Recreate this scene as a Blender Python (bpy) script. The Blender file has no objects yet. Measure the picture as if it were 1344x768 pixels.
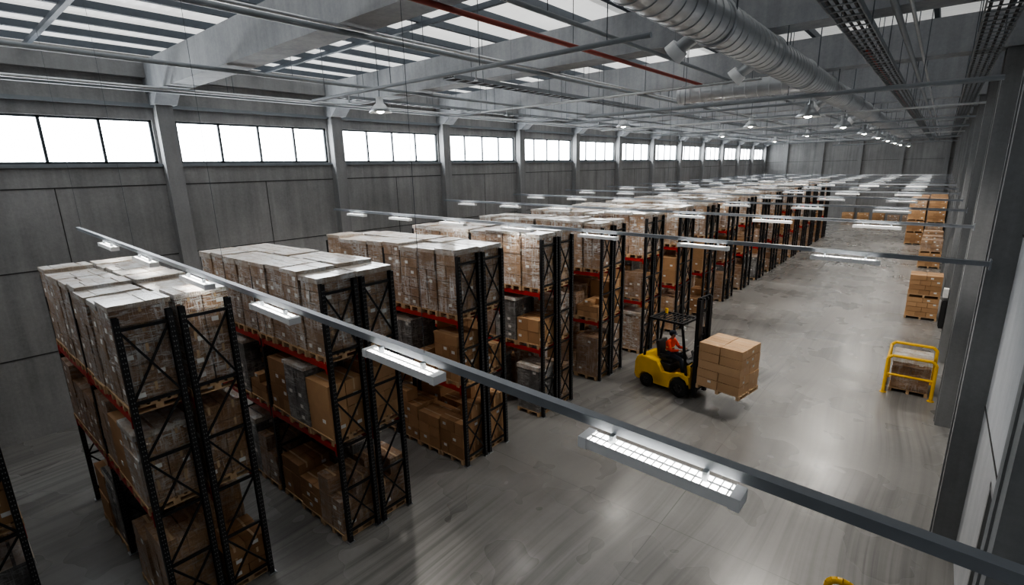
import bpy, bmesh, math, random
from mathutils import Vector, Matrix
R = random.Random(7)
scene = bpy.context.scene
COL = scene.collection

# ------------------------------------------------------------------ materials
def new_mat(name):
    m = bpy.data.materials.new(name); m.use_nodes = True
    nt = m.node_tree
    return m, nt, nt.nodes["Principled BSDF"]

def N(nt, t, **kw):
    n = nt.nodes.new(t)
    for k, v in kw.items():
        if k in n.inputs.keys(): n.inputs[k].default_value = v
        else: setattr(n, k, v)
    return n

def math_n(nt, op, a, b=None):
    n = nt.nodes.new("ShaderNodeMath"); n.operation = op
    for i, v in enumerate((a, b)):
        if v is None: continue
        if isinstance(v, (int, float)): n.inputs[i].default_value = v
        else: nt.links.new(v, n.inputs[i])
    return n.outputs[0]

def mixc(nt, fac, a, b, blend='MIX'):
    n = nt.nodes.new("ShaderNodeMix"); n.data_type = 'RGBA'; n.blend_type = blend
    for sock, v in ((n.inputs[0], fac), (n.inputs[6], a), (n.inputs[7], b)):
        if isinstance(v, (int, float)): sock.default_value = v
        elif isinstance(v, tuple): sock.default_value = (*v, 1) if len(v) == 3 else v
        else: nt.links.new(v, sock)
    return n.outputs[2]

def ramp(nt, fac, lo, hi, c0=(0, 0, 0), c1=(1, 1, 1)):
    n = nt.nodes.new("ShaderNodeValToRGB")
    n.color_ramp.elements[0].position = lo; n.color_ramp.elements[1].position = hi
    n.color_ramp.elements[0].color = (*c0, 1); n.color_ramp.elements[1].color = (*c1, 1)
    nt.links.new(fac, n.inputs[0]); return n.outputs[0]

def coords(nt, scale=(1, 1, 1), rot=(0, 0, 0), kind="Object", src=None):
    mp = nt.nodes.new("ShaderNodeMapping")
    mp.inputs["Scale"].default_value = scale; mp.inputs["Rotation"].default_value = rot
    mp.inputs["Location"].default_value = (0, 0, .377)
    if src is None:
        tc = nt.nodes.new("ShaderNodeTexCoord"); src = tc.outputs[kind]
    nt.links.new(src, mp.inputs[0]); return mp.outputs[0]

def noise(nt, vec, scale, detail=4, rough=.55, dist=0.0):
    n = N(nt, "ShaderNodeTexNoise", Scale=scale, Detail=detail, Roughness=rough, Distortion=dist)
    nt.links.new(vec, n.inputs["Vector"]); return n.outputs["Fac"]

def bump(nt, b, h, strength, dist=.02):
    n = N(nt, "ShaderNodeBump", Strength=strength, Distance=dist)
    nt.links.new(h, n.inputs["Height"]); nt.links.new(n.outputs[0], b.inputs["Normal"])

def simple(name, col, rough=.5, metal=0.0, var=.15, scale=6):
    m, nt, b = new_mat(name)
    v = coords(nt); f = noise(nt, v, scale, 2)
    c0 = tuple(c*(1-var) for c in col); c1 = tuple(min(1, c*(1+var)) for c in col)
    nt.links.new(mixc(nt, f, c0, c1), b.inputs["Base Color"])
    b.inputs["Roughness"].default_value = rough; b.inputs["Metallic"].default_value = metal
    return m

def emis(name, col, s):
    m, nt, b = new_mat(name)
    b.inputs["Base Color"].default_value = (.8, .8, .8, 1)
    b.inputs["Emission Color"].default_value = (*col, 1); b.inputs["Emission Strength"].default_value = s
    return m

def concrete(name, lo, hi, rough=.85):
    m, nt, b = new_mat(name)
    v = coords(nt); vs = coords(nt, (2.2, 2.2, .12))
    a = noise(nt, v, .35, 5, .65); s = noise(nt, vs, 1.6, 4, .6); g = noise(nt, v, 14, 4, .7)
    f = math_n(nt, 'ADD', math_n(nt, 'MULTIPLY', a, .45), math_n(nt, 'ADD', math_n(nt, 'MULTIPLY', s, .35), math_n(nt, 'MULTIPLY', g, .2)))
    nt.links.new(ramp(nt, f, .36, .62, lo, hi), b.inputs["Base Color"])
    b.inputs["Roughness"].default_value = rough
    bump(nt, b, g, .25, .01); return m

M = {}
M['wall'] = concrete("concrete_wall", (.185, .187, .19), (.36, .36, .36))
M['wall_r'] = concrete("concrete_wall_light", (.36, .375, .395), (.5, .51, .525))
M['col'] = concrete("concrete_column", (.21, .213, .217), (.33, .333, .337))
M['cold'] = concrete("concrete_pier", (.15, .155, .16), (.24, .245, .25))
M['beam'] = concrete("concrete_beam", (.22, .233, .25), (.38, .393, .41))
M['joint'] = simple("joint_dark", (.05, .05, .05), .9)
M['steel'] = simple("purlin_steel", (.085, .1, .12), .55, .2)
M['galv'] = simple("galvanised", (.46, .48, .5), .36, .85, .2, 9)
M['duct'] = simple("duct_metal", (.48, .5, .52), .34, .65, .2, 5)
M['greyp'] = simple("grey_pipe", (.22, .24, .26), .45, .2)
M['railm'] = simple("rail_paint", (.25, .27, .295), .4, .3)
M['redpipe'] = simple("red_pipe", (.25, .035, .022), .5)
M['black'] = simple("black_steel", (.012, .012, .014), .42, .2)
M['hole'] = simple("perforation", (.2, .2, .2), .8)
M['redbeam'] = simple("rack_beam_red", (.42, .02, .014), .42)
M['frame'] = simple("window_frame", (.05, .06, .07), .5)
M['yellow'] = simple("forklift_yellow", (.8, .47, .01), .35, 0, .12, 4)
M['rubber'] = simple("rubber", (.012, .012, .012), .8)
M['dark'] = simple("dark_plastic", (.02, .02, .022), .5)
M['chrome'] = simple("chrome_rod", (.6, .6, .6), .2, 1)
M['tape'] = simple("tape", (.55, .4, .25), .3)
M['label'] = simple("paper_label", (.8, .8, .78), .6)
M['white'] = simple("white_enamel", (.8, .81, .82), .35, 0, .05)
M['tube'] = emis("fluorescent_tube", (1, .96, .89), 30)
M['bulb'] = emis("high_bay_bulb", (1, .92, .78), 40)
M['pane'] = emis("daylight_pane", (.93, .97, 1), 9)
M['orange'] = simple("vest_orange", (.75, .06, .02), .7)
M['hivis'] = simple("vest_stripe", (.75, .75, .3), .4)
M['navy'] = simple("work_trousers", (.02, .025, .04), .85)
M['skin'] = simple("skin", (.5, .28, .19), .5, 0, .06)
M['hair'] = simple("dark_hair", (.02, .013, .01), .7)
M['eye'] = simple("eye", (.02, .02, .02), .2)
M['door'] = simple("door_paint", (.13, .14, .135), .5)

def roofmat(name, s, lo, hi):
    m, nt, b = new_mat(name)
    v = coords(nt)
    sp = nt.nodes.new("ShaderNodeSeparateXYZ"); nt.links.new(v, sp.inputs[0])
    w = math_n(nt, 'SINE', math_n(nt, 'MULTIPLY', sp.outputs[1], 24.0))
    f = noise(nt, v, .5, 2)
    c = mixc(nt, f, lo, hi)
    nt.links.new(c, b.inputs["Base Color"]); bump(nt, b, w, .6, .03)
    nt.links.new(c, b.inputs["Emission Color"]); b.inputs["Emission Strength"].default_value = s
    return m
M['roof'] = roofmat("glowing_roof_sheet", 1.0, (.44, .443, .435), (.66, .662, .65))  # glow added to the sheet as soft overhead light for the hall
M['roof2'] = roofmat("dim_glow_roof_sheet", .42, (.44, .443, .435), (.66, .662, .65))  # opaque sheet with a weaker added glow, keeps the right side darker

# floor
m, nt, b = new_mat("polished_concrete_floor")
v = coords(nt)
big = noise(nt, v, .3, 5, .55); fine = noise(nt, v, 9, 4, .6)
sp = nt.nodes.new("ShaderNodeSeparateXYZ"); nt.links.new(v, sp.inputs[0])
wob = noise(nt, coords(nt, (1, .5, 1)), .16, 1)
cx = nt.nodes.new("ShaderNodeCombineXYZ")
nt.links.new(math_n(nt, 'ADD', sp.outputs[0], math_n(nt, 'MULTIPLY', wob, 3.2)), cx.inputs[0]); nt.links.new(sp.outputs[1], cx.inputs[1])
st = noise(nt, coords(nt, (2.6, .035, 1), (0, 0, .05), src=cx.outputs[0]), 2.0, 5, .6, .0)
st2 = noise(nt, coords(nt, (6, .06, 1), (0, 0, -.16), src=cx.outputs[0]), 1.6, 3, .6, .0)
patch = ramp(nt, noise(nt, v, .16, 3), .35, .6)
base = mixc(nt, ramp(nt, big, .3, .7), (.168, .164, .157), (.258, .252, .242))
base = mixc(nt, math_n(nt, 'MULTIPLY', ramp(nt, fine, .3, .75), .22), base, (.31, .305, .295))
base = mixc(nt, math_n(nt, 'MULTIPLY', math_n(nt, 'MULTIPLY', ramp(nt, st, .44, .64), patch), .6), base, (.078, .078, .076))
base = mixc(nt, math_n(nt, 'MULTIPLY', math_n(nt, 'MULTIPLY', ramp(nt, st2, .5, .66), patch), .55), base, (.075, .075, .073))
jy = math_n(nt, 'LESS_THAN', math_n(nt, 'ABSOLUTE', math_n(nt, 'SUBTRACT', math_n(nt, 'FRACT', math_n(nt, 'DIVIDE', math_n(nt, 'ADD', sp.outputs[1], 20.0), 11.4)), .5)), .0007)
jx = math_n(nt, 'LESS_THAN', math_n(nt, 'ABSOLUTE', math_n(nt, 'ADD', sp.outputs[0], 3.4)), .009)
base = mixc(nt, math_n(nt, 'MULTIPLY', math_n(nt, 'MAXIMUM', jx, jy), .6), base, (.05, .05, .05))
nt.links.new(base, b.inputs["Base Color"])
nt.links.new(ramp(nt, noise(nt, v, .7, 2), .3, .7, (.22,)*3, (.34,)*3), b.inputs["Roughness"])
b.inputs["Specular IOR Level"].default_value = .75
bump(nt, b, fine, .05, .005)
M['floor'] = m

# cardboard (with optional stretch-film streaks)
def cardboard(name, wrap, dark=1.0, base=(.27, .14, .063), base2=(.60, .365, .19), lo=.45, hi=.6, film=(.83, .835, .84)):
    m, nt, b = new_mat(name)
    geo = nt.nodes.new("ShaderNodeNewGeometry"); oi = nt.nodes.new("ShaderNodeObjectInfo")
    tc = nt.nodes.new("ShaderNodeTexCoord")
    add = nt.nodes.new("ShaderNodeVectorMath"); add.operation = 'ADD'
    sc = nt.nodes.new("ShaderNodeVectorMath"); sc.operation = 'SCALE'
    cb = nt.nodes.new("ShaderNodeCombineXYZ")
    for i in range(3): nt.links.new(oi.outputs["Random"], cb.inputs[i])
    nt.links.new(cb.outputs[0], sc.inputs[0]); sc.inputs["Scale"].default_value = 37.0
    nt.links.new(tc.outputs["Object"], add.inputs[0]); nt.links.new(sc.outputs[0], add.inputs[1])
    def mp(scale, rot):
        q = nt.nodes.new("ShaderNodeMapping"); q.inputs["Scale"].default_value = scale
        q.inputs["Rotation"].default_value = rot; nt.links.new(add.outputs[0], q.inputs[0]); return q.outputs[0]
    f = math_n(nt, 'ADD', math_n(nt, 'MULTIPLY', geo.outputs["Random Per Island"], .45), math_n(nt, 'MULTIPLY', oi.outputs["Random"], .55))
    c = mixc(nt, f, tuple(x*dark for x in base), tuple(x*dark for x in base2))
    grain = noise(nt, mp((1, 1, 1), (0, 0, 0)), 5, 3)
    c = mixc(nt, math_n(nt, 'MULTIPLY', grain, .3), c, tuple(x*dark*.5 for x in base))
    rough = .75
    if wrap > 0:
        n1 = noise(nt, mp((1.4, 1.4, 8), (.35, .28, 0)), 2.6, 5, .68, 1.2)
        n2 = noise(nt, mp((7, 7, .9), (-.25, .35, 0)), 1.8, 5, .68, 1.2)
        n3 = noise(nt, mp((1, 1, 1), (0, 0, 0)), 2.2, 2)
        s = math_n(nt, 'MAXIMUM', ramp(nt, n1, lo+.02, hi), ramp(nt, n2, lo+.04, hi+.02))
        k = math_n(nt, 'MULTIPLY', math_n(nt, 'MULTIPLY', s, ramp(nt, n3, .33, .58)), wrap*.92)
        k = math_n(nt, 'ADD', k, .06*wrap)
        c = mixc(nt, k, c, film)
        b.inputs["Coat Weight"].default_value = .8*wrap; b.inputs["Coat Roughness"].default_value = .14
        h = math_n(nt, 'ADD', n1, n2); bump(nt, b, h, 1.0, .07); rough = .4
    nt.links.new(c, b.inputs["Base Color"]); b.inputs["Roughness"].default_value = rough
    return m
M['cb'] = cardboard("cardboard", 0)
M['cbl'] = cardboard("cardboard_new", 0, 1.0, (.48, .3, .165), (.64, .43, .26))
M['cbw'] = cardboard("cardboard_wrapped", .95)
M['cbw2'] = cardboard("cardboard_light_wrap", .4)
M['cbd'] = cardboard("grey_film_wrap", .5, .8, (.12, .115, .11), (.26, .25, .24))
M['sheet'] = cardboard("film_top_sheet", 1.0, 1.0, (.48, .34, .22), (.64, .52, .4), .37, .58, (.88, .88, .87))
M['wood'] = simple("pallet_wood", (.5, .34, .2), .8, 0, .3, 12)

# ------------------------------------------------------------------ mesh builder
class MB:
    def __init__(s): s.v = []; s.f = []; s.mi = []; s.mats = []; s.sm = []
    def mid(s, m):
        if m not in s.mats: s.mats.append(m)
        return s.mats.index(m)
    def add(s, vs, fs, m, smooth=False):
        o = len(s.v); k = s.mid(m)
        s.v += [tuple(p) for p in vs]
        for f in fs: s.f.append([i+o for i in f]); s.mi.append(k); s.sm.append(smooth)
    def box(s, a, b, m, rot=None):
        x0, y0, z0 = a; x1, y1, z1 = b
        vs = [Vector(p) for p in ((x0,y0,z0),(x1,y0,z0),(x1,y1,z0),(x0,y1,z0),(x0,y0,z1),(x1,y0,z1),(x1,y1,z1),(x0,y1,z1))]
        if rot is not None:
            c = (Vector(a)+Vector(b))/2; vs = [c+rot@(p-c) for p in vs]
        s.add(vs, [(0,3,2,1),(4,5,6,7),(0,1,5,4),(1,2,6,5),(2,3,7,6),(3,0,4,7)], m)
    def bar(s, p, q, w, h, m):
        p = Vector(p); q = Vector(q); d = (q-p).normalized()
        up = Vector((0,0,1)) if abs(d.z) < .95 else Vector((1,0,0))
        a = d.cross(up).normalized()*w/2; b = a.cross(d).normalized()*h/2
        vs = [p-a-b,p+a-b,p+a+b,p-a+b,q-a-b,q+a-b,q+a+b,q-a+b]
        s.add(vs, [(0,3,2,1),(4,5,6,7),(0,1,5,4),(1,2,6,5),(2,3,7,6),(3,0,4,7)], m)
    def cyl(s, p, q, r, m, n=12, r2=None, cap=True):
        p = Vector(p); q = Vector(q); d = (q-p).normalized(); r2 = r if r2 is None else r2
        up = Vector((0,0,1)) if abs(d.z) < .95 else Vector((1,0,0))
        a = d.cross(up).normalized(); b = a.cross(d).normalized()
        vs = []
        for c, rr in ((p, r), (q, r2)):
            for i in range(n):
                t = 2*math.pi*i/n; vs.append(c+a*rr*math.cos(t)+b*rr*math.sin(t))
        s.add(vs, [(i,(i+1)%n,n+(i+1)%n,n+i) for i in range(n)], m, True)
        if cap: s.add(vs, [tuple(range(n))[::-1], tuple(range(n,2*n))], m)
    def lathe(s, c, prof, m, n=20):
        vs = []
        for r, z in prof:
            for i in range(n):
                t = 2*math.pi*i/n; vs.append((c[0]+r*math.cos(t), c[1]+r*math.sin(t), c[2]+z))
        fs = []
        for j in range(len(prof)-1):
            for i in range(n): fs.append((j*n+i, j*n+(i+1)%n, (j+1)*n+(i+1)%n, (j+1)*n+i))
        s.add(vs, fs, m, True)
    def torus(s, c, R_, r, m, rot=Matrix.Identity(3), n=24, k=8):
        vs = []; c = Vector(c)
        for i in range(n):
            t = 2*math.pi*i/n
            for j in range(k):
                u = 2*math.pi*j/k
                vs.append(c+rot@Vector(((R_+r*math.cos(u))*math.cos(t),(R_+r*math.cos(u))*math.sin(t),r*math.sin(u))))
        s.add(vs, [(i*k+j,((i+1)%n)*k+j,((i+1)%n)*k+(j+1)%k,i*k+(j+1)%k) for i in range(n) for j in range(k)], m, True)
    def prism(s, pts, y0, y1, m):
        n = len(pts)
        vs = [(x,y0,z) for x,z in pts]+[(x,y1,z) for x,z in pts]
        s.add(vs, [tuple(range(n)),tuple(range(n,2*n))[::-1]]+[(i,n+i,n+(i+1)%n,(i+1)%n) for i in range(n)], m)
    def mesh(s, name):
        me = bpy.data.meshes.new(name); me.from_pydata(s.v, [], s.f)
        for m in s.mats: me.materials.append(M[m])
        me.polygons.foreach_set("material_index", s.mi); me.polygons.foreach_set("use_smooth", s.sm)
        bm = bmesh.new(); bm.from_mesh(me); bmesh.ops.recalc_face_normals(bm, faces=bm.faces); bm.to_mesh(me); bm.free()
        me.update(); return me
    def obj(s, name, parent=None, loc=(0,0,0), bevel=0, rz=0):
        o = put(s.mesh(name), name, parent, loc, rz)
        if bevel:
            b = o.modifiers.new("bevel", 'BEVEL'); b.width = bevel; b.segments = 3; b.limit_method = 'ANGLE'; b.angle_limit = .6
        return o
def put(me, name, parent=None, loc=(0,0,0), rz=0):
    o = bpy.data.objects.new(name, me); COL.objects.link(o); o.location = loc; o.rotation_euler = (0,0,rz)
    if parent: o.parent = parent
    return o
def empty(name, loc=(0,0,0), rz=0):
    o = bpy.data.objects.new(name, None); COL.objects.link(o); o.location = loc; o.rotation_euler = (0,0,rz)
    o.empty_display_size = .2; return o

# ------------------------------------------------------------------ room shell
XL, XR, YF, YB, ZC = -18.4, 1.1, 74.5, -6.0, 10.45
ZB = 9.42   # underside of the concrete beams
ZT = 10.25  # hanger tops
COLY = [5.6+5.7*k for k in range(-2, 13)]
b_ = MB(); b_.box((XL-.4, YB-.4, -.3), (XR+.4, YF+.4, 0), 'floor'); b_.obj("floor")
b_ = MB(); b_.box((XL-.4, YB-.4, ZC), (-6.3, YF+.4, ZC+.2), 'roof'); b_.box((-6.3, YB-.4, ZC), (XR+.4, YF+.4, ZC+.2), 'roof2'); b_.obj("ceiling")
ZS, ZH = 7.4, 8.66
w = MB()
w.box((XL-.4, YB, 0), (XL, YF, ZS), 'wall'); w.box((XL-.4, YB, ZH), (XL, YF, ZC), 'wall')
for yc in COLY:
    w.box((XL-.4, yc-.3, ZS), (XL, yc+.3, ZH), 'wall')
w.obj("wall_left")
w = MB(); w.box((XL, YF, 0), (XR, YF+.4, ZC), 'wall'); w.obj("wall_far")
w = MB(); w.box((XL, YB-.4, 0), (XR, YB, ZC), 'wall'); w.obj("wall_back")
w = MB()
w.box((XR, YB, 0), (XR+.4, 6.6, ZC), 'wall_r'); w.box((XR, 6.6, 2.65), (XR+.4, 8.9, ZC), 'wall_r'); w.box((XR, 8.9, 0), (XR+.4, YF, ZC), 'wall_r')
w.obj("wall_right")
d = MB(); d.box((XR+.16, 6.6, 0), (XR+.22, 8.9, 2.65), 'door')
for k in range(5): d.box((XR+.13, 6.65, .1+k*.52), (XR+.17, 8.85, .55+k*.52), 'door')
d.box((XR+.0, 8.82, 0), (XR+.2, 8.9, 2.65), 'col'); d.box((XR+.0, 6.6, 2.57), (XR+.2, 8.9, 2.65), 'col')
d.obj("door_1")
c = MB()
for yc in COLY: c.box((XL, yc-.22, 0), (XL+.32, yc+.22, ZB), 'col')
c.obj("trim_1")
c = MB()
for yc in COLY:
    if yc < 1: continue
    c.box((.76, yc-.28, 0), (XR, yc+.28, ZB), 'cold'); c.box((.74, yc-.05, 0), (.76, yc+.05, ZB), 'cold')
c.obj("trim_2")
c = MB()
c.box((XL, YB, 9.0), (XL+.14, YF, 9.1), 'greyp')
c.box((XL, YB, 7.3), (XL+.08, YF, 7.38), 'greyp')
for z in (6.75, 4.6, 2.3): c.box((XL, YB, z), (XL+.012, YF, z+.03), 'joint')
for yc in COLY:
    if yc+2.9 < YF: c.box((XL, yc+2.84, 0), (XL+.008, yc+2.86, 6.75), 'joint')
c.obj("trim_3")
c = MB()
for z in (2.9, 5.8, 8.4): c.box((XR-.012, 1, z), (XR, YF, z+.03), 'joint')
for z in (3.5, 7.0): c.box((XL, YF-.012, z), (XR, YF, z+.03), 'joint')
for x in range(-16, 1, 4): c.box((x, YF-.3, 0), (x+.4, YF, ZC), 'col')
c.obj("trim_4")
# windows
n = 1
for i, yc in enumerate(COLY):
    y0 = yc+.3; y1 = (COLY[i+1]-.3) if i+1 < len(COLY) else YF
    if y1-y0 < 1: continue
    q = MB()
    x = XL-.14
    q.box((x-.02, y0, ZS), (x, y1, ZH), 'pane')
    q.box((x, y0, ZS), (x+.08, y1, ZS+.06), 'frame'); q.box((x, y0, ZH-.06), (x+.08, y1, ZH), 'frame')
    for k in range(5):
        yy = y0+(y1-y0)*k/4; yy = min(max(yy, y0+.035), y1-.035)
        q.box((x, yy-.035, ZS), (x+.08, yy+.035, ZH), 'frame')
    q.box((XL-.14, y0, ZS-.03), (XL+.05, y1, ZS), 'greyp')
    q.obj("window_%d" % n); n += 1

# beams, purlins
for yc in COLY:
    q = MB(); q.box((XL, yc-.34, ZB), (XR, yc+.34, 10.25), 'beam')
    q.prism([(XL, ZB-.35), (XL+.5, ZB-.35), (XL+.95, ZB), (XL, ZB)], yc-.3, yc+.3, 'beam')
    q.obj("concrete_beam")
q = MB()
x = XL+.9
while x < XR-.1:
    q.box((x-.05, YB, 10.3), (x+.05, YF, ZC), 'steel')
    x += 1.3
q.obj("roof_purlins")
q = MB()
for i in range(len(COLY)-1):
    yy = COLY[i]+2.85; q.box((XL, yy-.05, 10.2), (XR, yy+.05, 10.3), 'steel')
q.obj("roof_cross_bars")
q = MB()
q.box((XL, YB, 9.8), (XL+.3, YF, 10.3), 'col'); q.obj("eaves_beam")

# ------------------------------------------------------------------ services
q = MB()
DX, DZ, DR = -2.82, 8.98, .3
q.cyl((DX, 1, DZ), (DX, 58, DZ), DR, 'duct', 32)
y = 1.2
while y < 58: q.torus((DX, y, DZ), DR+.002, .012, 'duct', Matrix.Rotation(math.pi/2, 3, 'X'), 32, 5); y += .3
for y in range(2, 58, 3):
    q.torus((DX, y, DZ), DR+.01, .028, 'duct', Matrix.Rotation(math.pi/2, 3, 'X'), 32, 6)
    q.cyl((DX-DR-.01, y, DZ), (DX-DR-.01, y, ZT), .012, 'steel', 6); q.cyl((DX+DR+.01, y, DZ), (DX+DR+.01, y, ZT), .012, 'steel', 6)
q.cyl((DX, 15.4, DZ), (-6.3, 15.4, DZ), .24, 'duct', 24)
for k in range(10): q.torus((-3.5-k*.3, 15.4, DZ), .242, .012, 'duct', Matrix.Rotation(math.pi/2, 3, 'Y'), 24, 5)
for yy in (8.0, 11.0, 19.0, 27.0, 36.0):
    q.cyl((DX-.22, yy, DZ-.12), (DX-.5, yy, DZ-.28), .1, 'galv', 16); q.cyl((DX-.48, yy, DZ-.26), (DX-.6, yy, DZ-.36), .15, 'white', 18, .17)
q.obj("ventilation_duct")

def ylines(name, items, y0=YB+.05, y1=YF-.35, hang=5.7):
    q = MB()
    for x, z, r, mt in items:
        q.cyl((x, y0, z), (x, y1, z), r, mt, 10)
        y = y0+1.5
        while y < y1:
            q.cyl((x, y, z), (x, y, ZT), .008, 'steel', 5); y += hang
    q.obj(name)
ylines("sprinkler_pipe", [(-6.0, 9.34, .045, 'redpipe')], 2, 17)
ylines("sprinkler_pipe", [(-1.6, 9.3, .04, 'redpipe'), (-10.4, 9.34, .035, 'redpipe')], 14)
ylines("service_pipes", [(-16.8, 9.32, .08, 'greyp'), (-16.4, 9.3, .04, 'galv'), (-12.9, 9.33, .05, 'greyp'), (-8.2, 9.33, .05, 'greyp'), (-7.9, 9.33, .03, 'galv'),
                          (-5.0, 9.3, .04, 'greyp'), (-.9, 9.3, .05, 'greyp'), (-.7, 9.3, .03, 'galv')])
q = MB()
YE = YF-.4
for x0, x1, z in ((.15, .6, 9.12), (-9.6, -9.2, 9.12), (-14.6, -14.3, 9.2), (-1.5, -1.1, 8.95)):
    ys0 = 3 if x0 > -9 else 9
    q.box((x0, ys0, z), (x0+.02, YE, z+.09), 'greyp'); q.box((x1-.02, ys0, z), (x1, YE, z+.09), 'greyp')
    y = ys0
    while y < YE: q.box((x0, y, z), (x1, y+.04, z+.015), 'greyp'); y += .35
    for k in range(4):
        xx = x0+.06+(x1-x0-.12)*k/3; q.cyl((xx, ys0, z+.035), (xx, YE, z+.035), .022, 'dark', 6)
    y = ys0+1
    while y < YE:
        q.cyl((x0, y, z), (x0, y, ZT), .008, 'steel', 5); q.cyl((x1, y, z), (x1, y, ZT), .008, 'steel', 5); y += 2.85
q.obj("cable_tray")
q = MB()
for i, yy in enumerate([7.2, 12.9, 14.6, 18.6, 20.7, 24.5, 27, 30.2, 34, 37.5, 41, 45, 50, 56, 62]):
    z = 8.78+.05*(i % 3); x0 = (-12.5, -12, -9)[i % 3]; r = (.04, .03, .055)[i % 3]
    x1 = -3.4 if i % 2 or i == 0 else .7
    if x1 > 0: z = 8.55
    q.cyl((x0, yy, z), (x1, yy, z), r, ('greyp', 'galv', 'greyp')[i % 3], 10)
    x = x0+.6
    while x < x1: q.cyl((x, yy, z), (x, yy, ZT), .008, 'steel', 5); x += 2.6
    for k in range(4):
        xx = -15+4.1*k
        if x0 < xx < x1: q.cyl((xx, yy, z), (xx, yy, z-.18), .015, 'galv', 6); q.cyl((xx, yy, z-.18), (xx, yy, z-.2), .04, 'galv', 8)
q.obj("cross_pipes")

# high-bay pendant lamps
def mk_lamp(rod):
    lm = MB()
    lm.lathe((0,0,0), [(.05,.38),(.09,.38),(.1,.22),(.14,.2),(.2,.12),(.29,.0),(.28,.0),(.19,.11),(.1,.17),(.001,.17)], 'galv', 24)
    lm.lathe((0,0,0), [(.001,-.03),(.08,.0),(.11,.05),(.09,.14),(.001,.16)], 'bulb', 14)
    lm.cyl((0,0,.36), (0,0,rod), .012, 'steel', 6)
    return lm.mesh("high_bay_lamp")
lamp_a = mk_lamp(.57); lamp_b = mk_lamp(1.8)
for (x, y, z, e) in [(-11.5, 8.5, 8.5, 150), (DX, 15.2, 8.1, 340), (DX, 21.2, 8.1, 0), (DX, 27.2, 8.1, 420), (DX, 33.2, 8.1, 0), (DX, 39.2, 8.1, 420), (DX, 45.2, 8.1, 0), (DX, 51.2, 8.1, 420), (DX, 63, 8.2, 420),
                  (-10, 19, 8.5, 150), (-10, 31, 8.5, 150), (-10, 43, 8.5, 150), (-6.6, 24, 8.5, 0), (-6.6, 36, 8.5, 0)]:
    o = put(lamp_a if x == DX and y < 58 else lamp_b, "high_bay_lamp", None, (x, y, z))
    if e:
        l = bpy.data.lights.new("lamp_light", 'SPOT'); l.energy = e*2.0; l.shadow_soft_size = .2; l.color = (1, .94, .86)
        l.spot_size = 2.6; l.spot_blend = .6
        lo = bpy.data.objects.new("lamp_light", l); COL.objects.link(lo); lo.parent = o; lo.location = (0, 0, -.06)

# ------------------------------------------------------------------ light rails with fluorescent fixtures
fx = MB()
L, W_, H_ = .97, .135, .07
fx.box((-L/2, -W_/2, -H_), (L/2, -W_/2+.008, 0), 'white'); fx.box((-L/2, W_/2-.008, -H_), (L/2, W_/2, 0), 'white')
fx.box((-L/2, -.01, -H_*.6), (L/2, .01, 0), 'white')
for i in range(21):
    x = -L/2+i*L/20; fx.box((x-.004, -W_/2, -H_), (x+.004, W_/2, 0), 'white')
fx.box((-L/2-.03, -W_/2-.005, -H_-.004), (-L/2+.03, W_/2+.005, .004), 'white'); fx.box((L/2-.03, -W_/2-.005, -H_-.004), (L/2+.03, W_/2+.005, .004), 'white')
for yy in (-.034, .034): fx.cyl((-L/2+.02, yy, -.043), (L/2-.02, yy, -.043), .018, 'tube', 6)
for x in (-.3, .3): fx.box((x-.015, -.02, 0), (x+.015, .02, .06), 'greyp')
fx_me = fx.mesh("fluorescent_fixture")
rails = [(2.7, -16.3, 5.80, 5.26)]+[(y, -17.4, 5.66, 5.42) for y in (10.4, 16.0, 21.0, 26, 31, 36, 41, 46, 51, 56, 61, 66)]
for (ry, rx0, z0, z1) in rails:
    e = empty("light_rail", (0, ry, 0)); x1 = .76 if ry > 5 else XR
    q = MB(); q.bar((rx0, 0, z0), (x1, 0, z1), .055, .065, 'railm'); q.bar((rx0, -.0, z0+.037), (x1, 0, z1+.037), .075, .01, 'railm')
    x = rx0+.4
    def zr(x): return z0+(z1-z0)*(x-rx0)/(x1-rx0)
    while x < x1-1: q.cyl((x, 0, zr(x)), (x, 0, ZT), .003, 'steel', 4); x += 4.2
    q.box((x1-.02, -.08, z1-.08), (x1, .08, z1+.08), 'railm')
    q.obj("rail", e)
    for k in range(7):
        xx = -1.11-2.46*k
        if xx < rx0+.5: break
        o = put(fx_me, "fixture", e, (xx, -.05, zr(xx)-.085)); o.rotation_euler = (0, math.atan((z0-z1)/(x1-rx0)), 0)

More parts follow.
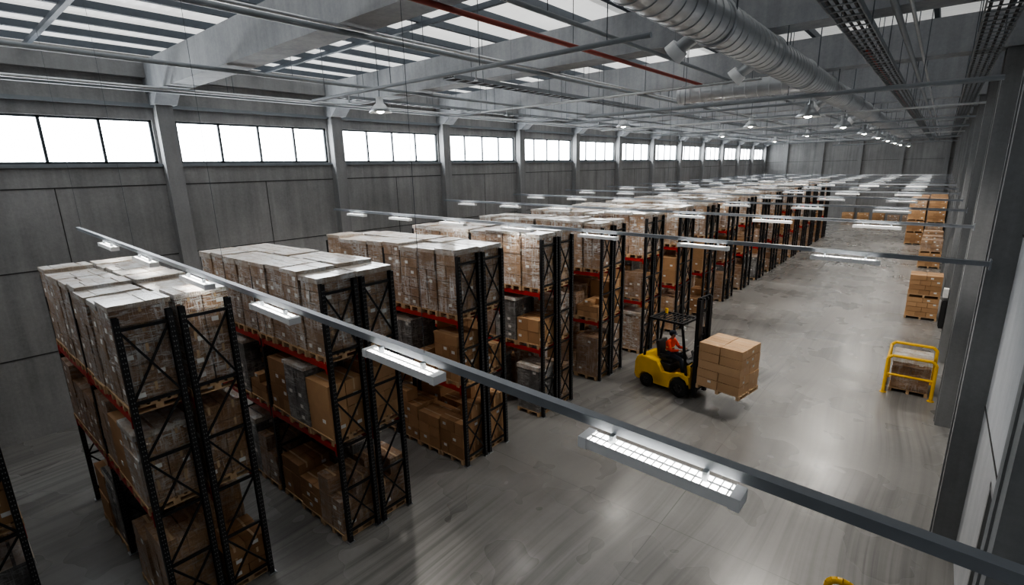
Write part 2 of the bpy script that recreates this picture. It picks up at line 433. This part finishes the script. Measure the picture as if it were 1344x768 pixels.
# ------------------------------------------------------------------ pallet loads
def pallet(q, w, d, z=0):
    for i in range(6):
        y = -d/2+(d-.09)*i/5; q.box((-w/2, y, z+.105), (w/2, y+.09, z+.13), 'wood')
    for x in (-w/2, -.04, w/2-.08):
        q.box((x, -d/2, z+.085), (x+.08, d/2, z+.105), 'wood')
        for y in (-d/2, -.05, d/2-.1): q.box((x, y, z+.02), (x+.08, y+.1, z+.085), 'wood')
        q.box((x, -d/2, z), (x+.08, d/2, z+.02), 'wood')
def make_load(name, w, d, h, nx, ny, nz, mt, rnd, sheet=True, jit=.008, partial=0, gap=.004):
    q = MB(); pallet(q, w, d)
    z0 = .132; hz = (h-z0)/nz; W2 = w-.02; D2 = d-.02
    for k in range(nz):
        a, b = (nx, ny) if k % 2 == 0 else (max(1, nx-1) if nx > 2 else nx, ny)
        for i in range(a):
            for j in range(b):
                if partial and k == nz-1 and rnd.random() < partial: continue
                cx = W2/a; cy = D2/b
                x = -W2/2+i*cx+rnd.uniform(-jit, jit); y = -D2/2+j*cy+rnd.uniform(-jit, jit)
                zz = z0+k*hz
                q.box((x+gap, y+gap, zz), (x+cx-gap, y+cy-gap, zz+hz-.006-gap), mt)
                yc = y+cy/2
                q.box((x+gap-.001, yc-.02, zz+hz-.012-gap), (x+cx-gap+.001, yc+.02, zz+hz-.004-gap), 'tape')
                for side in (0, 1):
                    if (side == 0 and j == 0) or (side == 1 and j == b-1):
                        yy = y+.001 if side == 0 else y+cy-.001
                        if rnd.random() < .4:
                            lx = x+cx*rnd.uniform(.15, .6); lz = zz+hz*rnd.uniform(.3, .6)
                            q.box((lx, yy-.003, lz), (lx+.1, yy+.003, lz+.07), 'label')
                if i == a-1:
                    q.box((x+cx-gap-.002, yc-.018, zz+hz*.55), (x+cx-gap+.0015, yc+.018, zz+hz-.008-gap), 'tape')
                    if rnd.random() < .5:
                        ly = y+cy*rnd.uniform(.1, .6); lz = zz+hz*rnd.uniform(.2, .5)
                        q.box((x+cx-.006, ly, lz), (x+cx-gap+.002, ly+.1, lz+.07), 'label')
    if sheet:
        ycur = -d/2-.004
        while ycur < d/2-.05:
            wd_ = rnd.uniform(.14, .3); y1 = min(d/2+.004, ycur+wd_)
            t = .004+rnd.uniform(0, .008)
            q.box((-w/2-.004, ycur, h-.008), (w/2+.004, y1, h+t), 'sheet'); ycur = y1+rnd.uniform(.0, .045)
        dz = rnd.uniform(.05, .14)
        q.box((-w/2-.006, -d/2-.006, h-dz), (w/2+.006, -d/2-.001, h+.004), 'sheet'); q.box((-w/2-.006, d/2+.001, h-dz), (w/2+.006, d/2+.006, h+.004), 'sheet')
        q.box((w/2+.001, -d/2, h-dz), (w/2+.006, d/2, h+.004), 'sheet')
    return q.mesh(name)
LWT, LW, LD = .63, .8, .74
tops = [make_load("top_load", LWT, LD, 1.6+dh, nx, ny, nz, 'cbw', R) for dh, nx, ny, nz in ((0,2,2,4),(.02,1,2,5),(-.03,2,2,3),(-.01,1,2,4),(.01,2,1,5),(-.05,2,2,6))]
mids = [make_load("mid_load", LW, LD, h, nx, ny, nz, mt, R, sh, partial=pt) for h, nx, ny, nz, mt, sh, pt in
        ((1.38,2,2,4,'cbw2',False,0),(1.25,3,2,4,'cb',False,.3),(1.32,2,2,3,'cbw',True,0),(.85,2,2,2,'cb',False,0),(1.36,2,1,5,'cbd',True,0),(1.1,3,2,5,'cbw2',False,.3),(.7,3,2,3,'cb',False,.3),(1.2,1,2,2,'cb',False,0))]
grds = [make_load("ground_load", LW, LD, h, nx, ny, nz, mt, R, sh, partial=pt) for h, nx, ny, nz, mt, sh, pt in
        ((1.5,2,2,4,'cbw2',False,0),(1.4,3,2,4,'cb',False,.3),(1.6,2,2,5,'cbw',True,0),(1.0,2,2,3,'cb',False,0),(1.5,2,1,4,'cbd',True,0),(1.2,2,2,3,'cbw2',False,.3),(.8,3,2,3,'cb',False,.3),(1.3,1,2,2,'cb',False,0))]

# ------------------------------------------------------------------ racks
FD, FH = .72, 5.15
q = MB()
for y in (0, FD-.08):
    q.box((-.045, y, 0), (-.038, y+.08, FH), 'black'); q.box((.038, y, 0), (.045, y+.08, FH), 'black')
    yy = y+.073 if y > 0 else y; q.box((-.045, yy, 0), (.045, yy+.007, FH), 'black')
    q.box((-.07, y-.03, 0), (.07, y+.11, .012), 'galv')
    for a in (-.05, .05): q.cyl((a, y+.09, .01), (a, y+.09, .035), .012, 'galv', 6)
    z = .15
    while z < FH-.05:
        q.box((.0455, y+.02, z), (.0465, y+.033, z+.02), 'hole'); q.box((.0455, y+.05, z), (.0465, y+.063, z+.02), 'hole'); z += .075
for k, z in enumerate([.2, 1.1, 2.0, 2.95, 3.85, 4.95]):
    q.box((-.018, .04, z), (.018, FD-.04, z+.045), 'black')
zs = [.22, 1.12, 2.02, 2.97, 3.87, 4.97]
for k in range(5):
    q.bar((-.012, .05, zs[k]), (-.012, FD-.05, zs[k+1]), .025, .03, 'black')
    if k % 2 == 0: q.bar((.014, FD-.05, zs[k]), (.014, .05, zs[k+1]), .025, .03, 'black')
frame_me = q.mesh("upright_frame")
BL = 2.62
q = MB()
for y in (.0, FD-.05):
    q.box((.05, y, -.115), (BL-.05, y+.05, -.03), 'redbeam'); q.box((.05, y, -.03), (BL-.05, y+.035, 0), 'redbeam')
    for x in (.05, BL-.09): q.box((x, y-.008, -.19), (x+.04, y+.058, .05), 'redbeam')
for k in range(7):
    x = .2+k*(BL-.4)/6; q.box((x-.02, .04, -.04), (x+.02, FD-.04, -.005), 'galv')
beam_me = q.mesh("beam_pair")
LV = [2.05, 3.69]
def rack(y0, xe=-7.95, bays=2):
    e = empty("pallet_rack", (xe, y0, 0))
    for s in (0, 1):
        yo = s*.80
        for bidx in range(bays+1): put(frame_me, "upright_frame", e, (-bidx*BL-.0, yo, 0))
        for bidx in range(bays):
            xb = -(bidx+1)*BL
            for z in LV: put(beam_me, "beam_pair", e, (xb, yo, z))
            for lv, (z, pool) in enumerate(((0, grds), (LV[0], mids), (LV[1], tops))):
                nn = 4 if lv == 2 else 3
                for k in range(nn):
                    if lv == 2: x = xb+.04+(BL-.08)*(k+.5)/4
                    else: x = xb+.12+LW/2+k*.81-.01
                    jy = R.uniform(-.02, .02)
                    if lv < 2 and R.random() < .08 and not (bidx == 0 and k == nn-1): continue
                    wts = [3,2.5,2,1.5,1.8,3,1.2,1.5] if lv < 2 else [1]*6
                    me = R.choices(pool, wts)[0]
                    put(me, "wrapped_load", e, (x, yo+FD/2+jy+(-.01 if s == 0 else .01), z+.001), R.choice((0, 0, 0, math.pi)) if lv < 2 else R.uniform(-.012, .012))
rack(-1.3, -9.6); rack(1.5, -8.35)
ys = [4.28, 7.52, 10.62]; y = 13.8
while y < 57: ys.append(y); y += 3.15
for y in ys: rack(y, -7.9)

# ------------------------------------------------------------------ stacks along right wall
st1 = make_load("stack", 1.15, 1.1, 1.0, 3, 2, 4, 'cb', R, False)
st2 = make_load("stack", 1.15, 1.1, .85, 2, 2, 3, 'cbw2', R, False)
def stack(x, y, ms):
    e = empty("pallet_stack", (x, y, 0)); z = 0
    for m_, h in ms: put(m_, "pallet_tier", e, (0, 0, z), R.uniform(-.05, .05)); z += h+.002
A, B = (st1, 1.0), (st2, .85)
stack(.1, 28.8, [A, A]); stack(.1, 46.5, [B, B]); stack(.1, 43.0, [A, B]); stack(.1, 48.2, [A, B])
for y in (54.5, 56.2, 58, 59.8, 61.6): stack(.1, y, [A, B, A, A]); stack(-1.15, y, [B, A, B, A] if y > 55 else [A, A, A, B])
for x in (-8, -6.5, -5, -3.6, -2.2): stack(x, 72.5, [A] if x < -4 else [B])

# yellow barrier guard with its pallet
e = empty("safety_guard", (-.5, 18.4, 0))
q = MB()
for y in (0, 1.5):
    q.cyl((0, y, 0), (0, y, 1.12), .045, 'yellow', 12); q.cyl((1.15, y, 0), (1.15, y, 1.12), .045, 'yellow', 12)
    q.cyl((0, y, 1.12), (.1, y, 1.22), .045, 'yellow', 12); q.cyl((1.15, y, 1.12), (1.05, y, 1.22), .045, 'yellow', 12); q.cyl((.1, y, 1.22), (1.05, y, 1.22), .045, 'yellow', 12)
    if y == 0: q.cyl((0, y, .62), (1.15, y, .62), .035, 'yellow', 10)
for z in (.15, .65, 1.1): q.cyl((0, 0, z), (0, 1.5, z), .035, 'yellow', 10)
for x in (0, 1.15):
    for y in (0, 1.5): q.cyl((x, y, 0), (x, y, .015), .09, 'yellow', 12)
q.obj("guard_frame", e)
ld = make_load("stack", .95, 1.1, 1.1, 2, 2, 4, 'cbw2', R, True)
e2 = empty("pallet_stack", (.09, 19.15, 0)); put(ld, "pallet_tier", e2)
# hoop bollard near camera
q = MB(); 
q.cyl((-.18, 0, 0), (-.18, 0, .88), .05, 'yellow', 14); q.cyl((.18, 0, 0), (.18, 0, .88), .05, 'yellow', 14)
for k in range(8):
    a0 = math.pi*k/8; a1 = math.pi*(k+1)/8
    q.cyl((.18*math.cos(a0), 0, .88+.14*math.sin(a0)), (.18*math.cos(a1), 0, .88+.14*math.sin(a1)), .05, 'yellow', 14)
q.cyl((-.18, 0, 0), (-.18, 0, .02), .1, 'yellow', 14); q.cyl((.18, 0, 0), (.18, 0, .02), .1, 'yellow', 14)
q.obj("hoop_bollard", None, (-.3, 7.72, 0))
# black fire extinguisher cabinet on column
q = MB(); q.box((.62, 22.5, 1.2), (.74, 22.9, 2.2), 'dark'); q.box((.6, 22.53, 1.25), (.63, 22.87, 2.15), 'black')
q.box((.6, 22.55, 2.3), (.74, 22.85, 2.6), 'label'); q.obj("wall_extinguisher_cabinet")

# ------------------------------------------------------------------ forklift
FX, FY, FR = -5.30, 14.75, -.14
fk = empty("forklift", (FX, FY, 0), FR)
q = MB()
q.prism([(-1.62,.34),(-1.56,.2),(-1.42,.16),(-1.4,.34),(-1.3,.44),(-1.1,.46),(-.95,.4),(-.88,.2),(-.6,.2),(-.55,.62),(-.8,.98),(-1.3,1.03),(-1.52,.96),(-1.6,.75)], -.5, .5, 'yellow')
q.obj("counterweight", fk, bevel=.045)
q = MB()
for s in (-1, 1):
    y0, y1 = sorted((s*.37, s*.5))
    q.prism([(-.9,.18),(-.34,.18),(-.3,.42),(-.2,.58),(0,.66),(.2,.58),(.27,.45),(.33,.5),(.3,.72),(.1,.78),(-.12,.76),(-.34,.66),(-.6,.66),(-.9,.6)], y0, y1, 'yellow')
q.box((-.6, -.38, .3), (.3, .38, .42), 'yellow'); q.prism([(.14,.4),(.3,.4),(.3,1.0),(.18,1.05),(.1,.95)], -.38, .38, 'yellow')
q.obj("chassis", fk, bevel=.02)
q = MB()
q.prism([(-.95,.6),(-.42,.6),(-.4,.9),(-.95,.95)], -.36, .36, 'dark')
q.box((-.86,-.25,.94),(-.38,.25,1.05),'dark'); q.box((-.97,-.24,1.03),(-.86,.24,1.55),'dark',Matrix.Rotation(-.14,3,'Y'))
for s in (-1,1): q.box((-.8,s*.27-.03,1.12),(-.5,s*.27+.03,1.17),'dark')
q.prism([(.02,.85),(.16,.85),(.2,1.1),(.05,1.18)], -.34, .34, 'dark')
q.box((-.4,-.36,.42),(.15,.36,.45),'rubber')
q.obj("seat_and_dash", fk, bevel=.025)
q = MB(); q.cyl((.08,0,.95),(-.14,0,1.3),.025,'dark'); 
q.torus((-.15,0,1.31),.16,.016,'dark',Matrix.Rotation(-.55,3,'Y'))
for a in (0,2.1,4.2):
    p = Matrix.Rotation(-.55,3,'Y')@Vector((.16*math.cos(a),.16*math.sin(a),0)); q.cyl((-.15,0,1.31),Vector((-.15,0,1.31))+p,.012,'dark',6)
for k in range(3): q.cyl((.05,.2+k*.05,1.1),(-.02,.2+k*.05,1.32),.01,'dark',6)
q.obj("steering", fk)
q = MB()
for s in (-1,1):
    q.bar((.2,s*.44,.7),(-.02,s*.44,2.32),.06,.06,'black'); q.bar((-1.3,s*.42,.98),(-1.12,s*.44,2.32),.06,.06,'black')
    q.bar((-1.15,s*.44,2.33),(.0,s*.44,2.33),.06,.06,'black')
for x in (-1.13,-.02): q.bar((x,-.44,2.33),(x,.44,2.33),.06,.06,'black')
for k in range(1,8): q.bar((-1.13+k*.139,-.44,2.34),(-1.13+k*.139,.44,2.34),.03,.03,'black')
for s in (-1,1): q.cyl((0,s*.38,2.2),(.06,s*.38,2.2),.06,'label',14); 
q.cyl((-1.0,.3,2.35),(-1.0,.3,2.5),.05,'yellow',12)
q.obj("overhead_guard", fk)
q = MB()
for s in (-1,1):
    q.box((.36,s*.34-.03,.1),(.48,s*.34+.03,3.15),'black'); q.box((.38,s*.26-.025,.12),(.48,s*.26+.025,3.2),'black')
    q.cyl((.34,s*.2,.2),(.34,s*.2,2.2),.035,'dark',10); q.cyl((.34,s*.2,2.2),(.34,s*.2,3.1),.022,'chrome',10)
    q.box((.42,s*.1-.012,.5),(.44,s*.1+.012,3.1),'dark')
    q.bar((.1,s*.3,.75),(.36,s*.32,1.15),.05,.05,'dark')
for z in (.2,.95,1.9,2.7,3.1): q.box((.36,-.34,z),(.4,.34,z+.1),'black')
for y in (-.1,.1): q.cyl((.43,y-.02,3.12),(.43,y+.02,3.12),.05,'dark',12)
q.obj("mast", fk)
q = MB(); FZ = .5
for z in (FZ+.08,FZ+.42): q.box((.49,-.46,z),(.54,.46,z+.09),'black')
for y in (-.46,-.23,0,.23,.46): q.box((.5,y-.015,FZ+.1),(.53,y+.015,FZ+1.25),'black')
q.box((.49,-.475,FZ+1.22),(.54,.475,FZ+1.28),'black')
for s in (-1,1):
    q.box((.54,s*.27-.06,FZ),(.59,s*.27+.06,FZ+.52),'black'); q.prism([(.54,FZ),(1.62,FZ+.025),(1.62,FZ+.035),(.59,FZ+.05),(.54,FZ+.05)],s*.27-.06,s*.27+.06,'black')
q.obj("fork_carriage", fk)
wh = MB()
for (x,s,r,wd) in ((0,-1,.29,.2),(0,1,.29,.2),(-1.15,-1,.22,.16),(-1.15,1,.22,.16)):
    yo = s*.46; y0, y1 = yo-wd/2, yo+wd/2
    prof = [(r*.55,y0),(r*.93,y0),(r,y0+.03),(r,y1-.03),(r*.93,y1),(r*.55,y1)]
    vs=[];n=28
    for rr,yy in prof:
        for i in range(n): t=2*math.pi*i/n; vs.append((x+rr*math.cos(t),yy,r+rr*math.sin(t)))
    wh.add(vs,[(j*n+i,j*n+(i+1)%n,(j+1)*n+(i+1)%n,(j+1)*n+i) for j in range(5) for i in range(n)],'rubber',True)
    wh.cyl((x,y0+.03,r),(x,y1-.03,r),r*.56,'dark',24); yf = y1 if s>0 else y0
    wh.cyl((x,yo,r),(x,yf+s*.005,r),r*.22,'dark',14)
    for k in range(6):
        a=k*math.pi/3; wh.cyl((x+r*.38*math.cos(a),yo,r+r*.38*math.sin(a)),(x+r*.38*math.cos(a),yf-s*.015,r+r*.38*math.sin(a)),.014,'chrome',6)
wh.obj("wheels", fk)
fl = make_load("forklift_load", 1.3, 1.2, 1.45, 2, 2, 5, 'cbl', R, False, jit=.012, gap=.008)
e3 = empty("carton_pallet", (0,0,0))
cs, sn = math.cos(FR), math.sin(FR)
e3.location = (FX+1.26*cs, FY+1.26*sn, FZ+.037); e3.rotation_euler = (0,0,FR-.03)
put(fl, "pallet_tier", e3)

# ------------------------------------------------------------------ driver
dr = empty("forklift_driver", (FX, FY, 0), FR)
def skin_obj(name, verts, edges, radii, mat, parent, root=0, sub=2):
    me = bpy.data.meshes.new(name); me.from_pydata(verts, edges, []); me.materials.append(M[mat])
    o = put(me, name, parent); o.modifiers.new("skin", 'SKIN')
    sv = me.skin_vertices[0].data
    for i, r in enumerate(radii):
        sv[i].radius = (r, r) if isinstance(r, (int, float)) else r
        sv[i].use_root = (i == root)
    s = o.modifiers.new("sub", 'SUBSURF'); s.levels = sub; s.render_levels = sub
    o.modifiers["skin"].use_smooth_shade = True
    return o
V_ = [(-.62,0,1.14),(-.64,0,1.28),(-.63,0,1.46),(-.6,0,1.58),(-.585,0,1.68),
      (-.6,-.17,1.56),(-.46,-.25,1.32),(-.24,-.15,1.37),(-.6,.17,1.56),(-.46,.25,1.32),(-.24,.15,1.37)]
skin_obj("jacket", V_, [(0,1),(1,2),(2,3),(3,4),(3,5),(5,6),(6,7),(3,8),(8,9),(9,10)],
         [.15,.145,.155,.12,.06,.07,.052,.036,.07,.052,.036], 'orange', dr)
skin_obj("trousers", [(-.62,0,1.13),(-.55,-.1,1.13),(-.16,-.14,1.08),(-.08,-.13,.62),(-.55,.1,1.13),(-.16,.14,1.08),(-.08,.13,.62)],
         [(0,1),(1,2),(2,3),(0,4),(4,5),(5,6)], [.14,.1,.075,.05,.1,.075,.05], 'navy', dr)
q = MB()
for s in (-1,1): q.prism([(-.14,.46),(.12,.46),(.13,.5),(.04,.56),(-.03,.62),(-.13,.62)], s*.13-.045, s*.13+.045, 'dark')
q.obj("boots", dr, bevel=.015)
q = MB()
q.torus((-.63,0,1.37),.132,.012,'hivis',Matrix.Diagonal((1,1,1.6)).to_3x3()); q.torus((-.64,0,1.25),.13,.012,'hivis',Matrix.Diagonal((1,1,1.6)).to_3x3())
q.obj("vest_stripes", dr)
bm = bmesh.new(); bmesh.ops.create_uvsphere(bm, u_segments=24, v_segments=16, radius=1)
for v in bm.verts:
    x,y_,z = v.co; nx_ = x*.098; ny_ = y_*.075*(1-.18*max(0,-z)); nz_ = z*.118
    if x > .75 and abs(y_) < .25 and -.35 < z < .1: nx_ += .022*(1-abs(y_)/.25)
    if x > .6 and z < -.6: nx_ += .012
    v.co = (nx_, ny_, nz_)
me = bpy.data.meshes.new("head"); bm.to_mesh(me); bm.free(); me.materials.append(M['skin'])
for p in me.polygons: p.use_smooth = True
hd = put(me, "head", dr, (-.56,0,1.79)); hd.rotation_euler = (0,.04,-.3)
q = MB()
for s in (-1,1):
    q.lathe((.088,s*.032,.0),[(.001,-.01),(.009,-.006),(.012,0),(.009,.006),(.001,.01)],'eye',10)
    q.box((-.02,s*.078-.008,-.03),(.012,s*.078+.008,.035),'skin'); q.box((.085,s*.032-.016,.018),(.096,s*.032+.016,.024),'hair')
q.box((.09,-.024,-.062),(.1,.024,-.054),'orange')
q.cyl((-.01,0,-.14),(-.005,0,-.07),.052,'skin',14)
q.obj("face_details", hd)
q = MB(); q.lathe((-.008,0,.045),[(.106,-.008),(.108,.025),(.096,.055),(.06,.078),(.001,.086)],'navy',24)
q.lathe((-.02,0,.0),[(.088,-.03),(.095,.0),(.098,.04)],'hair',20)
q.prism([(.08,.045),(.165,.04),(.165,.046),(.08,.06)],-.055,.055,'navy'); q.obj("cap", hd)
for s in (-1,1):
    hy = s*.145
    skin_obj("palm", [(-.245,hy,1.37),(-.21,hy,1.385),(-.175,hy,1.385)], [(0,1),(1,2)], [.03,.034,.03], 'skin', dr, 0, 1)
    for k in range(4):
        fy = hy+(k-1.5)*.019; ln = (.9,1.05,1,.8)[k]
        skin_obj("finger", [(-.175,fy,1.39),(-.175+.03*ln,fy,1.392),(-.175+.045*ln,fy,1.365),(-.175+.03*ln,fy,1.345)], [(0,1),(1,2),(2,3)], [.009,.009,.008,.007], 'skin', dr, 0, 1)
    skin_obj("thumb", [(-.22,hy-s*.03,1.375),(-.19,hy-s*.05,1.365),(-.165,hy-s*.045,1.355)], [(0,1),(1,2)], [.011,.01,.008], 'skin', dr, 0, 1)

# ------------------------------------------------------------------ world + camera
wd = bpy.data.worlds.new("World"); scene.world = wd; wd.use_nodes = True
bg = wd.node_tree.nodes["Background"]; bg.inputs[0].default_value = (.75, .85, 1, 1); bg.inputs[1].default_value = 1.0
cam = bpy.data.cameras.new("camera"); co = bpy.data.objects.new("camera", cam); COL.objects.link(co)
F = 660.0
cam.sensor_width = 36; cam.lens = 36*F/1344; cam.clip_end = 300; cam.clip_start = .05
D = Vector((568, -176, F)).normalized(); Vd = Vector((63, (568*63+F*F)/176, F)); Vd = (Vd-D*Vd.dot(D)).normalized()
X = Vd.cross(D).normalized()
if X.x < 0: X = -X
rx = Vector((X.x, D.x, -Vd.x)); up = -Vector((X.y, D.y, -Vd.y)); bk = -Vector((X.z, D.z, -Vd.z))
mw = Matrix((rx, up, bk)).transposed().to_4x4(); mw.translation = (0, 0, 7.0)
co.matrix_world = mw; scene.camera = co
scene.view_settings.view_transform = 'AgX'
try: scene.view_settings.look = 'AgX - Medium High Contrast'
except Exception: pass
scene.view_settings.exposure = .65
